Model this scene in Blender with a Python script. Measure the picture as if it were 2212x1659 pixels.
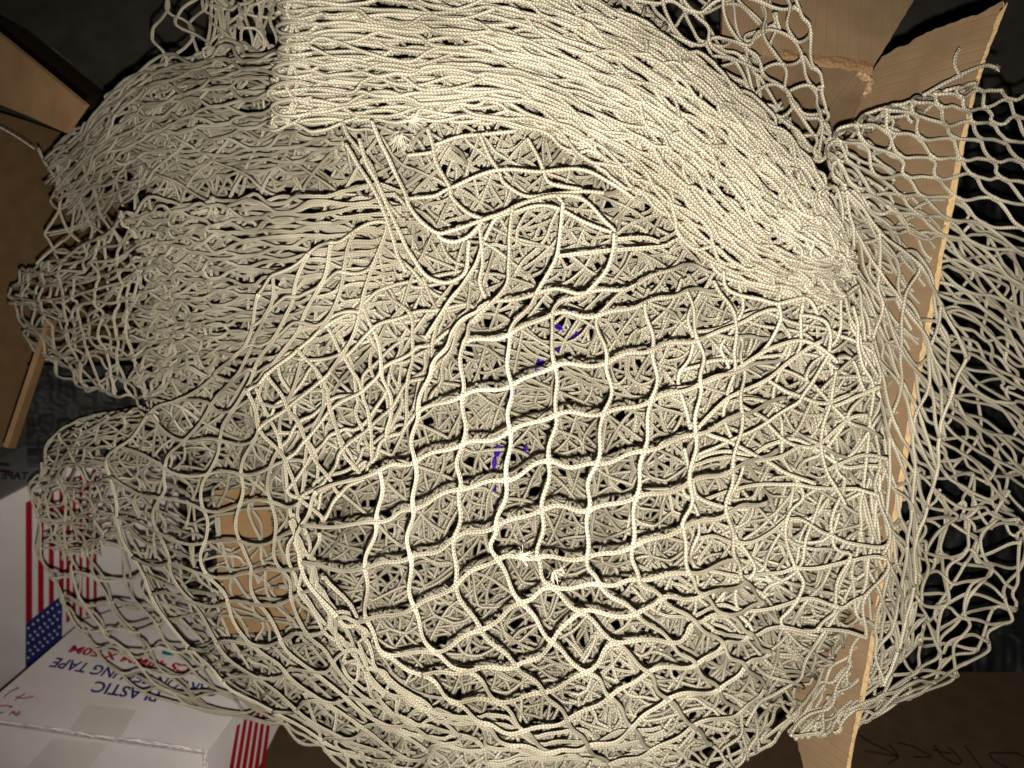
import bpy, math, random
import numpy as np

# ------------------------------------------------------------------ camera, light, exposure
scene = bpy.context.scene
for o in list(bpy.data.objects):
    bpy.data.objects.remove(o, do_unlink=True)
COL = scene.collection
W2, H2, F, HCAM = 2212.0, 1659.0, 2212.0 * 28 / 36, 1.4
cam_d = bpy.data.cameras.new('camera')
cam_d.sensor_width = 36; cam_d.lens = 28; cam_d.clip_start = 0.01; cam_d.clip_end = 50
cam = bpy.data.objects.new('camera', cam_d); COL.objects.link(cam)
cam.location = (0, 0, HCAM)
scene.camera = cam
cam_d.dof.use_dof = True; cam_d.dof.focus_distance = .48; cam_d.dof.aperture_fstop = 12.5
world = bpy.data.worlds.new('World'); scene.world = world
world.use_nodes = True
bg = world.node_tree.nodes['Background']
bg.inputs[0].default_value = (1.0, 0.86, 0.70, 1); bg.inputs[1].default_value = 0.005
fl_d = bpy.data.lights.new('phone_flash', 'SPOT')
fl_d.energy = 34.0; fl_d.spot_size = math.radians(122); fl_d.spot_blend = 1.0; fl_d.color = (1.0, 0.95, 0.85); fl_d.shadow_soft_size = 0.0022
flash = bpy.data.objects.new('phone_flash', fl_d); COL.objects.link(flash)
flash.location = (0.002, -0.0165, HCAM)
flash.rotation_euler = (math.radians(-2), math.radians(-4), 0)
scene.view_settings.view_transform = 'Standard'
scene.view_settings.look = 'None'
scene.view_settings.exposure = 0
scene.cycles.max_bounces = 5
scene.cycles.diffuse_bounces = 1

# ------------------------------------------------------------------ helpers
rng = np.random.RandomState(7)
random.seed(7)


def P(px, py, z):
    """point seen at (px, py) of a 2212 x 1659 picture, z metres below the lens"""
    px = np.asarray(px, float); py = np.asarray(py, float); z = np.asarray(z, float)
    return np.stack([(px - W2 / 2) * z / F, (H2 / 2 - py) * z / F, HCAM - z + 0 * px], -1)


def vnoise(x, y, seed):
    """smooth value noise, -1..1"""
    r = np.random.RandomState(seed)
    T = r.uniform(-1, 1, (64, 64))
    xi = np.floor(x).astype(int); yi = np.floor(y).astype(int)
    fx = x - xi; fy = y - yi
    fx = fx * fx * fx * (fx * (fx * 6 - 15) + 10); fy = fy * fy * fy * (fy * (fy * 6 - 15) + 10)
    a = T[xi % 64, yi % 64]; b = T[(xi + 1) % 64, yi % 64]
    c = T[xi % 64, (yi + 1) % 64]; d = T[(xi + 1) % 64, (yi + 1) % 64]
    return (a * (1 - fx) + b * fx) * (1 - fy) + (c * (1 - fx) + d * fx) * fy


def cr1(p, t):
    """Catmull-Rom through points p (n, k) at t in 0..n-1"""
    p = np.asarray(p, float); n = len(p)
    q = np.vstack([2 * p[:1] - p[1:2], p, 2 * p[-1:] - p[-2:-1]])
    i = np.clip(np.floor(t).astype(int), 0, n - 2); f = (t - i)[:, None]
    a, b, c, d = q[i], q[i + 1], q[i + 2], q[i + 3]
    return 0.5 * (2 * b + (c - a) * f + (2 * a - 5 * b + 4 * c - d) * f ** 2 + (3 * b - a - 3 * c + d) * f ** 3)


def crw(f):
    return np.stack([-.5 * f + f ** 2 - .5 * f ** 3, 1 - 2.5 * f ** 2 + 1.5 * f ** 3,
                     .5 * f + 2 * f ** 2 - 1.5 * f ** 3, -.5 * f ** 2 + .5 * f ** 3], -1)


class Grid:
    """smooth surface through a grid of control points; rows run along v, columns along u"""
    def __init__(self, rows):
        g = np.array(rows, float)
        g = np.concatenate([2 * g[:1] - g[1:2], g, 2 * g[-1:] - g[-2:-1]], 0)
        g = np.concatenate([2 * g[:, :1] - g[:, 1:2], g, 2 * g[:, -1:] - g[:, -2:-1]], 1)
        self.g = g; self.R = g.shape[0] - 2; self.C = g.shape[1] - 2

    def __call__(self, u, v):
        a = u * (self.C - 1); b = v * (self.R - 1)
        i = np.clip(np.floor(a).astype(int), 0, self.C - 2); j = np.clip(np.floor(b).astype(int), 0, self.R - 2)
        wa = crw(a - i); wb = crw(b - j)
        out = 0
        for m in range(4):
            for n in range(4):
                out = out + self.g[j + n, i + m] * (wa[..., m] * wb[..., n])[..., None]
        return out


# depth (m below the lens) of the heap's body
DEPTH = np.array([
    (1150, 950, .61), (1150, 1250, .615), (1500, 1300, .56), (1500, 1550, .575), (1150, 1600, .58), (850, 1450, .60),
    (900, 600, .525), (1100, 450, .515), (1000, 130, .495), (700, 130, .505), (1400, 330, .50), (1800, 560, .515),
    (1650, 150, .575), (450, 60, .63), (450, 250, .59), (120, 350, .68), (420, 560, .585), (60, 650, .69),
    (130, 1100, .71), (300, 1050, .69), (550, 1200, .69), (650, 1500, .69), (400, 1450, .70), (700, 700, .56),
    (700, 950, .605), (1750, 900, .52), (1750, 1300, .55), (2000, 350, .565), (2150, 500, .585), (2100, 900, .62),
    (2000, 1350, .60), (1300, 1640, .58), (1500, 800, .55), (1250, 700, .57), (450, 850, .64)], float)

DEPTH[:, 2] += .00022 * np.clip(700 - DEPTH[:, 0], 0, None)


def lower(rows, k=.00022):
    return [[(q[0], q[1], q[2] + k * max(0, 700 - q[0])) for q in r] for r in rows]


def base(px, py):
    px = np.asarray(px, float); py = np.asarray(py, float)
    d2 = (px[..., None] - DEPTH[:, 0]) ** 2 + (py[..., None] - DEPTH[:, 1]) ** 2
    w = 1 / (d2 + 90.0 ** 2) ** 1.6
    return (w * DEPTH[:, 2]).sum(-1) / w.sum(-1) + .014 * vnoise(px / 105 + 3, py / 105 + 3, 401)


def inside(px, py, poly):
    r = np.zeros(px.shape, bool)
    n = len(poly)
    for i in range(n):
        x1, y1 = poly[i]; x2, y2 = poly[(i + 1) % n]
        if y1 == y2:
            continue
        c = ((y1 > py) != (y2 > py)) & (px < (x2 - x1) * (py - y1) / (y2 - y1) + x1)
        r ^= c
    return r


RAD = 0.00120
PITCH = 0.0021


def tubes_mesh(name, paths, sides=8, rad=RAD, mat=None, seed=0, taper=None):
    V, FA, UV = [], [], []
    off = 0
    r_ = np.random.RandomState(seed)
    ang = np.arange(sides) * 2 * math.pi / sides
    ca, sa = np.cos(ang), np.sin(ang)
    for p in paths:
        if len(p) < 3:
            continue
        rf = p[:, 3] if p.shape[1] == 4 else np.ones(len(p))
        p = p[:, :3]
        e0 = p[0] - p[1]; e1 = p[-1] - p[-2]
        p = np.concatenate([[p[0] + e0 / (np.linalg.norm(e0) + 1e-9) * rad * .5], p, [p[-1] + e1 / (np.linalg.norm(e1) + 1e-9) * rad * .5]])
        rf = np.concatenate([[.12], rf, [.12]])
        n = len(p)
        t = np.gradient(p, axis=0)
        t /= np.linalg.norm(t, axis=1)[:, None] + 1e-12
        up = np.array([0.03, 0.05, 1.0])
        b = np.cross(t, up); bl = np.linalg.norm(b, axis=1)[:, None]
        b = b / np.maximum(bl, .15)
        nn = np.cross(b, t); nn /= np.linalg.norm(nn, axis=1)[:, None] + 1e-9
        b = np.cross(t, nn)
        s = np.concatenate([[0], np.cumsum(np.linalg.norm(np.diff(p, axis=0), axis=1))])
        rr = rf * rad * (1 + 0.06 * np.sin(s * 330 + r_.uniform(0, 6)) + r_.uniform(-.03, .03))
        if taper is not None:
            rr = rr * np.interp(s / s[-1], [0, 1], taper)
        ring = p[:, None, :] + rr[:, None, None] * (b[:, None, :] * ca[None, :, None] + nn[:, None, :] * sa[None, :, None])
        V.append(ring.reshape(-1, 3))
        i = np.arange(n - 1)[:, None]; k = np.arange(sides)[None, :]; k2 = (k + 1) % sides
        q = np.stack([i * sides + k, i * sides + k2, (i + 1) * sides + k2, (i + 1) * sides + k], -1).reshape(-1, 4)
        FA.append(q + off)
        u0 = (s / PITCH + r_.uniform(0, 50))
        ua = np.broadcast_to(u0[:-1, None], (n - 1, sides)); ub = np.broadcast_to(u0[1:, None], (n - 1, sides))
        va = np.broadcast_to((np.arange(sides) / sides)[None], (n - 1, sides)) + r_.randint(0, 40); vb = va + 1.0 / sides - .002
        UV.append(np.stack([np.stack([ua, va], -1), np.stack([ua, vb], -1), np.stack([ub, vb], -1), np.stack([ub, va], -1)], 2).reshape(-1, 2))
        off += n * sides
    V = np.concatenate(V); FA = np.concatenate(FA); UV = np.concatenate(UV)
    me = bpy.data.meshes.new(name)
    me.vertices.add(len(V)); me.vertices.foreach_set('co', V.astype(np.float32).ravel())
    me.loops.add(FA.size); me.loops.foreach_set('vertex_index', FA.astype(np.int32).ravel())
    me.polygons.add(len(FA)); me.polygons.foreach_set('loop_start', np.arange(0, FA.size, 4, dtype=np.int32))
    me.polygons.foreach_set('use_smooth', np.ones(len(FA), bool))
    uvl = me.uv_layers.new(name='UVMap')
    uvl.data.foreach_set('uv', UV.astype(np.float32).ravel())
    me.update(calc_edges=True)
    if mat:
        me.materials.append(mat)
    return me


def link(name, me, parent=None, **props):
    o = bpy.data.objects.new(name, me); COL.objects.link(o)
    if parent is not None:
        o.parent = parent
    for k, v in props.items():
        o[k] = v
    return o


def thing(name, label, cat, loc=(0, 0, 0), group=None):
    o = bpy.data.objects.new(name, None); COL.objects.link(o)
    o.location = loc; o['label'] = label; o['category'] = cat; o.empty_display_size = .02
    if group:
        o['group'] = group
    return o


def pymesh(name, verts, faces, mat, smooth=False):
    me = bpy.data.meshes.new(name)
    me.from_pydata([tuple(map(float, v)) for v in verts], [], faces)
    me.materials.append(mat)
    if smooth:
        for p in me.polygons:
            p.use_smooth = True
    me.update()
    return me


# ------------------------------------------------------------------ materials
def new_mat(name):
    m = bpy.data.materials.new(name); m.use_nodes = True
    nt = m.node_tree; b = nt.nodes['Principled BSDF']
    return m, nt, b


def N(nt, typ, **kw):
    n = nt.nodes.new(typ)
    for k, v in kw.items():
        setattr(n, k, v)
    return n


def M(nt, op, a, b=None, c=None):
    n = nt.nodes.new('ShaderNodeMath'); n.operation = op
    for i, x in enumerate((a, b, c)):
        if x is None:
            continue
        if isinstance(x, (int, float)):
            n.inputs[i].default_value = x
        else:
            nt.links.new(x, n.inputs[i])
    return n.outputs[0]


def mat_cord():
    m, nt, b = new_mat('braided_cord')
    uv = N(nt, 'ShaderNodeUVMap'); uv.uv_map = 'UVMap'
    sp = N(nt, 'ShaderNodeSeparateXYZ'); nt.links.new(uv.outputs[0], sp.inputs[0])
    u, v = sp.outputs[0], sp.outputs[1]
    a = M(nt, 'MULTIPLY', v, 5.0)
    tri = M(nt, 'ABSOLUTE', M(nt, 'SUBTRACT', M(nt, 'FRACT', a), 0.5))       # 0..0.5
    ph = M(nt, 'ADD', u, M(nt, 'MULTIPLY', tri, 1.3))
    st = M(nt, 'ABSOLUTE', M(nt, 'SINE', M(nt, 'MULTIPLY', ph, math.pi)))
    wale = M(nt, 'SUBTRACT', 1.0, M(nt, 'POWER', M(nt, 'MULTIPLY', M(nt, 'SUBTRACT', 0.5, tri), 2.0), 6.0))
    h = M(nt, 'MULTIPLY', M(nt, 'POWER', st, 0.6), wale)
    bump = N(nt, 'ShaderNodeBump'); bump.inputs['Strength'].default_value = 1.0
    bump.inputs['Distance'].default_value = 0.0006
    nt.links.new(h, bump.inputs['Height'])
    nt.links.new(bump.outputs[0], b.inputs['Normal'])
    geo = N(nt, 'ShaderNodeNewGeometry')
    nz = N(nt, 'ShaderNodeTexNoise'); nz.inputs['Scale'].default_value = 14; nz.inputs['Detail'].default_value = 5
    nt.links.new(geo.outputs['Position'], nz.inputs['Vector'])
    rp = N(nt, 'ShaderNodeValToRGB')
    rp.color_ramp.elements[0].position = .3; rp.color_ramp.elements[0].color = (0.43, 0.385, 0.29, 1)
    rp.color_ramp.elements[1].position = .7; rp.color_ramp.elements[1].color = (0.66, 0.605, 0.485, 1)
    nt.links.new(nz.outputs[0], rp.inputs[0])
    wn = N(nt, 'ShaderNodeTexWhiteNoise'); wn.noise_dimensions = '1D'
    nt.links.new(M(nt, 'FLOOR', M(nt, 'ADD', v, .001)), wn.inputs['W'])
    tone = N(nt, 'ShaderNodeValToRGB')
    tone.color_ramp.elements[0].color = (.76, .745, .725, 1); tone.color_ramp.elements[1].color = (1.06, 1.05, 1.02, 1)
    nt.links.new(wn.outputs['Value'], tone.inputs[0])
    mt = N(nt, 'ShaderNodeMix'); mt.data_type = 'RGBA'; mt.blend_type = 'MULTIPLY'; mt.inputs[0].default_value = 1.0
    nt.links.new(rp.outputs[0], mt.inputs[6]); nt.links.new(tone.outputs[0], mt.inputs[7])
    mx = N(nt, 'ShaderNodeMix'); mx.data_type = 'RGBA'; mx.blend_type = 'MULTIPLY'
    mx.inputs[0].default_value = 1.0
    g = N(nt, 'ShaderNodeValToRGB')  # groove shade between stitches multiplied into the base colour
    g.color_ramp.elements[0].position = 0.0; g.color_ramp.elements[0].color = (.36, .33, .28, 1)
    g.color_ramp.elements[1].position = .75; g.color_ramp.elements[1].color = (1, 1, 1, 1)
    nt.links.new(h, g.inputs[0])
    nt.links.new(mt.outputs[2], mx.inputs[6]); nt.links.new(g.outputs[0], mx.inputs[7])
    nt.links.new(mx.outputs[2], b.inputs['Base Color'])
    b.inputs['Roughness'].default_value = 0.62
    b.inputs['Specular IOR Level'].default_value = 0.35
    return m


def mat_card(name, c0, c1, flute=None, rough=.8):
    m, nt, b = new_mat(name)
    tc = N(nt, 'ShaderNodeTexCoord')
    nz = N(nt, 'ShaderNodeTexNoise'); nz.inputs['Scale'].default_value = 40; nz.inputs['Detail'].default_value = 6
    nt.links.new(tc.outputs['Object'], nz.inputs['Vector'])
    rp = N(nt, 'ShaderNodeValToRGB')
    rp.color_ramp.elements[0].position = .3; rp.color_ramp.elements[0].color = (*c0, 1)
    rp.color_ramp.elements[1].position = .7; rp.color_ramp.elements[1].color = (*c1, 1)
    nt.links.new(nz.outputs[0], rp.inputs[0]); out = rp.outputs[0]
    fib = N(nt, 'ShaderNodeTexNoise'); fib.inputs['Scale'].default_value = 700; fib.inputs['Detail'].default_value = 2
    nt.links.new(tc.outputs['Object'], fib.inputs['Vector'])
    hsum = M(nt, 'MULTIPLY', fib.outputs[0], .25)
    if flute:
        uv = N(nt, 'ShaderNodeUVMap'); uv.uv_map = 'UVMap'
        sp = N(nt, 'ShaderNodeSeparateXYZ'); nt.links.new(uv.outputs[0], sp.inputs[0])
        wob = N(nt, 'ShaderNodeTexNoise'); wob.inputs['Scale'].default_value = 12
        nt.links.new(tc.outputs['Object'], wob.inputs['Vector'])
        x = M(nt, 'ADD', M(nt, 'MULTIPLY', sp.outputs[0], flute), M(nt, 'MULTIPLY', wob.outputs[0], .5))
        ln = M(nt, 'POWER', M(nt, 'ABSOLUTE', M(nt, 'SUBTRACT', M(nt, 'MULTIPLY', M(nt, 'FRACT', x), 2.0), 1.0)), 9.0)
        hsum = M(nt, 'SUBTRACT', hsum, M(nt, 'MULTIPLY', ln, M(nt, 'MULTIPLY', M(nt, 'POWER', nz.outputs[0], 2.0), 1.5)))
    bump = N(nt, 'ShaderNodeBump'); bump.inputs['Strength'].default_value = .7; bump.inputs['Distance'].default_value = .0008
    nt.links.new(hsum, bump.inputs['Height']); nt.links.new(bump.outputs[0], b.inputs['Normal'])
    nt.links.new(out, b.inputs['Base Color'])
    b.inputs['Roughness'].default_value = rough
    b.inputs['Specular IOR Level'].default_value = .2
    return m


def mat_plain(name, c, rough=.7, noise=.15, scale=60, bump=0.0, spec=.3):
    m, nt, b = new_mat(name)
    tc = N(nt, 'ShaderNodeTexCoord')
    nz = N(nt, 'ShaderNodeTexNoise'); nz.inputs['Scale'].default_value = scale; nz.inputs['Detail'].default_value = 5
    nt.links.new(tc.outputs['Object'], nz.inputs['Vector'])
    rp = N(nt, 'ShaderNodeValToRGB')
    rp.color_ramp.elements[0].position = .3; rp.color_ramp.elements[0].color = (*[x * (1 - noise) for x in c], 1)
    rp.color_ramp.elements[1].position = .7; rp.color_ramp.elements[1].color = (*[min(1, x * (1 + noise)) for x in c], 1)
    nt.links.new(nz.outputs[0], rp.inputs[0]); nt.links.new(rp.outputs[0], b.inputs['Base Color'])
    b.inputs['Roughness'].default_value = rough; b.inputs['Specular IOR Level'].default_value = spec
    if bump:
        bp = N(nt, 'ShaderNodeBump'); bp.inputs['Distance'].default_value = bump; bp.inputs['Strength'].default_value = .8
        nt.links.new(nz.outputs[0], bp.inputs['Height']); nt.links.new(bp.outputs[0], b.inputs['Normal'])
    return m


CORD = mat_cord()
CARD = mat_card('kraft_cardboard', (.175, .112, .062), (.225, .148, .084), flute=1.0)
CARD_PLAIN = mat_card('plain_kraft_cardboard', (.19, .108, .05), (.24, .142, .067))
CARD_SHADED = mat_card('shaded_brown_cardboard', (.075, .045, .024), (.10, .062, .034))  # darker kraft copy: dimness of the far carton put into its colour
CARD_EDGE = mat_plain('cut_cardboard_edge', (.50, .34, .17), .9, .2, 300)
CARD_TORN = mat_plain('torn_paper_fibre', (.46, .30, .16), .95, .25, 200, .0006)
WHITE = mat_plain('white_carton_board', (.80, .72, .70), .45, .06, 18, .0012)
TAPE = mat_plain('clear_packing_tape', (.70, .63, .59), .25, .06, 20)
RED = mat_plain('red_print', (.40, .008, .02), .5, .1)
BLUE = mat_plain('navy_print', (.022, .03, .16), .5, .1)
RED_MARK = mat_plain('red_marker', (.45, .05, .05), .6, .2, 300)
BLACK_MARK = mat_plain('black_marker', (.012, .01, .008), .6, .1)
TEAL = mat_plain('teal_print', (.01, .16, .2), .5, .1)
CLOTH = mat_plain('dark_grey_cloth', (.026, .025, .024), .9, .3, 120, .002)
BAG = mat_plain('black_plastic_bag', (.012, .012, .013), .62, .2, 40, .0, .12)
VIOLET = mat_plain('violet_plastic', (.06, .008, .45), .25, .4, 300, .001, .6)
FLOOR = mat_plain('dark_floor', (.07, .062, .05), .85, .25, 25, .001)
FIBRE = mat_plain('frayed_fibre', (.70, .64, .52), .5, .1)


# ------------------------------------------------------------------ setting and boxes
class Plane:
    def __init__(self, a, b, c):
        a, b, c = [P(*q) for q in (a, b, c)]
        n = np.cross(b - a, c - a); n /= np.linalg.norm(n)
        self.o = np.array([0, 0, HCAM])
        if np.dot(n, self.o - a) < 0:
            n = -n
        self.n, self.a = n, a

    def hit(self, px, py, lift=0.0):
        d = P(px, py, 1.0) - self.o
        a = self.a + self.n * lift
        t = np.dot(a - self.o, self.n) / (d @ self.n)
        return self.o + d * np.asarray(t)[..., None]


def slab(name, poly, pl, thick, mat, parent=None, lift=0.0, flute=None, ragged=0.0, bevel=0.0, **props):
    """a flat board whose face outline is given, with real thickness behind it"""
    pts = []
    r_ = np.random.RandomState(len(poly) * 13 + int(poly[0][0]))
    n = len(poly)
    for i in range(n):
        p, q = poly[i], poly[(i + 1) % n]
        pts.append(p)
        if ragged:
            L = math.hypot(q[0] - p[0], q[1] - p[1]); k = int(L / 9)
            for j in range(1, k):
                f = j / k
                pts.append((p[0] + (q[0] - p[0]) * f + r_.normal() * ragged, p[1] + (q[1] - p[1]) * f + r_.normal() * ragged))
    front = [pl.hit(x, y, lift) for x, y in pts]
    back = [v - pl.n * thick for v in front]
    k = len(pts)
    faces = [tuple(range(k)), tuple(range(2 * k - 1, k - 1, -1))] + [(i, (i + 1) % k, k + (i + 1) % k, k + i) for i in range(k)]
    me = pymesh(name, front + back, faces, mat)
    if flute is not None:
        (x0, y0), (x1, y1), step = flute
        d = pl.hit(x1, y1) - pl.hit(x0, y0); d /= np.linalg.norm(d)
        uvl = me.uv_layers.new(name='UVMap')
        for lp in me.loops:
            c = np.array(me.vertices[lp.vertex_index].co)
            uvl.data[lp.index].uv = (np.dot(c, d) / step, 0)
    return link(name, me, parent, **props)


def stroke(name, pts, pl, wpx, mat, parent=None, lift=.0008, n=24):
    """flat pen stroke lying on a board"""
    q = cr1(np.array(pts, float), np.linspace(0, len(pts) - 1, n * (len(pts) - 1)))
    t = np.gradient(q, axis=0); t /= np.linalg.norm(t, axis=1)[:, None] + 1e-9
    nn = np.stack([-t[:, 1], t[:, 0]], 1)
    w = wpx * (.5 + .12 * np.sin(np.arange(len(q)) * .9) * rng.uniform(.3, 1))
    w = np.asarray(w)[:, None]
    a, b = q + nn * w, q - nn * w
    vs = [pl.hit(*p, lift) for p in a] + [pl.hit(*p, lift) for p in b]
    k = len(q)
    return link(name, pymesh(name, vs, [(i, i + 1, k + i + 1, k + i) for i in range(k - 1)], mat), parent)


def lettering(name, text, quad, pl, mat, parent, bold=.025, lift=.0009):
    """printed words: quad = picture places of baseline start, baseline end, cap top start, cap top end"""
    cu = bpy.data.curves.new(name, 'FONT'); cu.body = text; cu.offset = bold; cu.resolution_u = 3
    ob = bpy.data.objects.new(name, cu); COL.objects.link(ob)
    dg = bpy.context.evaluated_depsgraph_get(); dg.update()
    me = bpy.data.meshes.new_from_object(ob.evaluated_get(dg))
    bpy.data.objects.remove(ob, do_unlink=True)
    me.name = name
    co = np.array([v.co[:] for v in me.vertices])
    x0, x1 = co[:, 0].min(), co[:, 0].max(); y0, y1 = co[:, 1].min(), co[:, 1].max()
    a, b, c, d = [np.array(q, float) for q in quad]
    for v in me.vertices:
        f = (v.co.x - x0) / (x1 - x0); g = (v.co.y - y0) / (y1 - y0)
        q = (a * (1 - f) + b * f) * (1 - g) + (c * (1 - f) + d * f) * g
        v.co = pl.hit(q[0], q[1], lift)
    me.materials.clear(); me.materials.append(mat)
    return link(name, me, parent)


def crumple(name, x0, x1, y0, y1, zf, mat, nx=70, ny=70, amp=.03, freq=5, seed=3, parent=None, mask=None, **props):
    u, v = np.meshgrid(np.linspace(0, 1, nx), np.linspace(0, 1, ny), indexing='ij')
    px = x0 + (x1 - x0) * u; py = y0 + (y1 - y0) * v
    r = np.abs(vnoise(u * freq, v * freq, seed)) + .5 * np.abs(vnoise(u * freq * 2.3 + 5, v * freq * 2.3, seed + 1)) + .2 * vnoise(u * freq * 6, v * freq * 6, seed + 2)
    z = zf(px, py) - amp * r
    V = P(px, py, z).reshape(-1, 3)
    F_ = []
    for i in range(nx - 1):
        for j in range(ny - 1):
            if mask is not None and not inside(np.array([px[i, j]]), np.array([py[i, j]]), mask)[0]:
                continue
            F_.append((i * ny + j, i * ny + j + 1, (i + 1) * ny + j + 1, (i + 1) * ny + j))
    o = link(name, pymesh(name, V, F_, mat, True), parent, **props)
    return o


link('floor', pymesh('floor', [(-3, -3, 0), (3, -3, 0), (3, 3, 0), (-3, 3, 0)], [(0, 1, 2, 3)], FLOOR), kind='structure')

# ---- the big carton the net is heaped in
carton = thing('cardboard_carton', 'large torn brown corrugated carton under the net, its ripped corner standing at upper right', 'carton', P(1750, 700, 1.3))


def child(o):
    bpy.context.view_layer.update()
    o.matrix_parent_inverse = o.parent.matrix_world.inverted()
    return o


EDGE = [(2166, 2), (2112, 150), (2064, 340), (2014, 620), (1969, 850), (1929, 1100), (1893, 1290), (1872, 1420), (1826, 1659), (1812, 1740)]
plR = Plane((2110, 150, .545), (1900, 1250, .565), (1850, 260, .635))
plO = Plane((1750, 128, .60), (1884, 152, .60), (1750, 290, .70))
TORN = [(2166, 2), (2120, 28), (2070, 45), (2020, 62), (1975, 84), (1962, 96), (1935, 104), (1915, 118), (1905, 122), (1888, 150)]
slab('right_wall', TORN + [(1868, 190), (1838, 270), (1810, 330), (1740, 500), (1700, 800), (1690, 1200), (1690, 1450), (1712, 1555), (1735, 1659), (1742, 1740)] + EDGE[:0:-1],
     plR, .0007, CARD, carton, flute=((2110, 150), (1900, 1250), .0075), ragged=.9)
# outer liner and fluting seen end-on along the cut edge
ep = cr1(np.array(EDGE, float), np.linspace(0, len(EDGE) - 1, 500))
E3 = plR.hit(ep[:, 0], ep[:, 1])
inw = -np.cross(plR.n, np.gradient(E3, axis=0)); inw /= np.linalg.norm(inw, axis=1)[:, None]
inw *= np.sign((inw[:, 2].mean()) * -1 + 1e-9)
rg = np.cumsum(rng.normal(0, .0003, 500)); rg -= np.linspace(0, rg[-1], 500)
outp = -plR.n
top = E3 + outp * .0043 + np.outer(rg, np.array([0, 0, 1.0]))
dep = (.018 * np.clip(np.linspace(-.02, 12, 500), .02, 1))[:, None]
V = list(top) + list(top + inw * dep) + list(top + outp * .0007) + list(top + inw * dep + outp * .0007)
k = 500
F_ = []
for i in range(k - 1):
    F_ += [(i, i + 1, k + i + 1, k + i), (2 * k + i, 2 * k + i + 1, 3 * k + i + 1, 3 * k + i), (i, i + 1, 2 * k + i + 1, 2 * k + i)]
link('outer_liner', pymesh('outer_liner', V, F_, CARD_EDGE), carton)
sl = np.concatenate([[0], np.cumsum(np.linalg.norm(np.diff(E3, axis=0), axis=1))])
ss = np.linspace(0, sl[-1], 2600)
E4 = np.stack([np.interp(ss, sl, E3[:, i]) for i in range(3)], 1); I4 = np.stack([np.interp(ss, sl, inw[:, i]) for i in range(3)], 1)
wav = .0025 + .0017 * np.sin(ss / .0078 * 2 * math.pi + .6 * np.sin(ss * 60)) + .0002 * np.sin(ss * 900)
tp = E4 + outp * wav[:, None] + I4 * (.0006 + .0008 * (1 + vnoise(ss * 300, ss * 0, 5)))[:, None]
k = len(ss)
V = list(tp) + list(tp + I4 * (.03 * np.clip(np.linspace(-.02, 12, len(ss)), .03, 1))[:, None])
link('fluting', pymesh('fluting', V, [(i, i + 1, k + i + 1, k + i) for i in range(k - 1)], CARD_EDGE, True), carton)

slab('back_wall', [(1560, 100), (1740, 128), (1884, 152), (1870, 190), (1838, 262), (1800, 345), (1560, 345)], plO, .004, CARD, carton,
     flute=((1740, 128), (1884, 152), .0075))
plT = Plane((1750, 122, .60), (1884, 148, .60), (1750, -40, .625))
slab('top_flap', [(1560, -70), (1992, -70), (1974, 0), (1950, 40), (1922, 88), (1890, 138), (1884, 147), (1740, 124), (1560, 98)], plT, .004, CARD, carton,
     flute=((1740, 122), (1884, 148), .0085), ragged=.7)


def ridge(name, pts, w, hgt, pl, mat, parent, seed):
    q = cr1(np.array(pts, float), np.linspace(0, len(pts) - 1, 120)); n = len(q)
    t = np.gradient(q, axis=0); t /= np.linalg.norm(t, axis=1)[:, None]
    nn = np.stack([-t[:, 1], t[:, 0]], 1)
    A = np.linspace(-1, 1, 15); V = []
    for j, a in enumerate(A):
        o = w * a * (1 + .25 * vnoise(np.arange(n) / 9., np.full(n, j / 9.), seed))
        lift = hgt * (1 - a * a) * (.8 + .5 * vnoise(np.arange(n) / 4., np.full(n, j / 2.5), seed + 1)) + .0004 * vnoise(np.arange(n) / 1.7, np.full(n, j * .9), seed + 2) - .001 * (abs(a) > .95)
        for i in range(n):
            V.append(pl.hit(q[i, 0] + nn[i, 0] * o[i], q[i, 1] + nn[i, 1] * o[i], lift[i]))
    F_ = [(j * n + i, j * n + i + 1, (j + 1) * n + i + 1, (j + 1) * n + i) for j in range(14) for i in range(n - 1)]
    return link(name, pymesh(name, V, F_, mat, True), parent)


ridge('fold_crease', [(1690, 116), (1740, 126), (1800, 134), (1850, 142), (1886, 150)], 13, .0014, plT, CARD_PLAIN, carton, 3)
ridge('torn_corner', [(1852, 158), (1868, 168), (1880, 178), (1876, 196), (1866, 214)], 9, .0028, plO, CARD_TORN, carton, 9)
ridge('corner_seam', [(1866, 205), (1856, 230), (1842, 262), (1836, 290)], 4, .002, plO, CARD_PLAIN, carton, 12)
plF = Plane((470, 1090, 0.739), (640, 1080, 0.734), (500, 1360, 0.745))
slab('inner_flap', [(462, 1060), (650, 1040), (668, 1345), (600, 1362), (478, 1370), (470, 1240)], plF, .004, CARD_PLAIN, carton)

# ---- brown carton with raised flaps, upper left
cl = thing('flap_carton', 'brown carton with raised flaps standing at the upper left behind the net', 'carton', P(20, 500, 1.3))
plA = Plane((0, 100, 0.605), (170, 230, 0.573), (0, 225, 0.622))
slab('flap', [(-40, 45), (0, 76), (100, 158), (182, 226), (160, 258), (141, 287), (60, 250), (0, 226), (-40, 212)], plA, .004, CARD_PLAIN, cl)
plB = Plane((0, 78, .80), (180, 228, .78), (0, 36, 1.12))
slab('flap', [(-40, 12), (0, 36), (130, 98), (260, 172), (240, 215), (182, 238), (100, 166), (0, 84), (-40, 52)], plB, .004, CARD_PLAIN, cl, label='flap lying back in shade behind the lit one')
slab('tape', [(112, 103), (170, 130), (242, 174), (232, 192), (190, 164), (150, 134)], plB, .0003, TAPE, cl, lift=.002)
plC = Plane((0, 330, 1.06), (0, 900, 1.10), (150, 500, 1.20))
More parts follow.
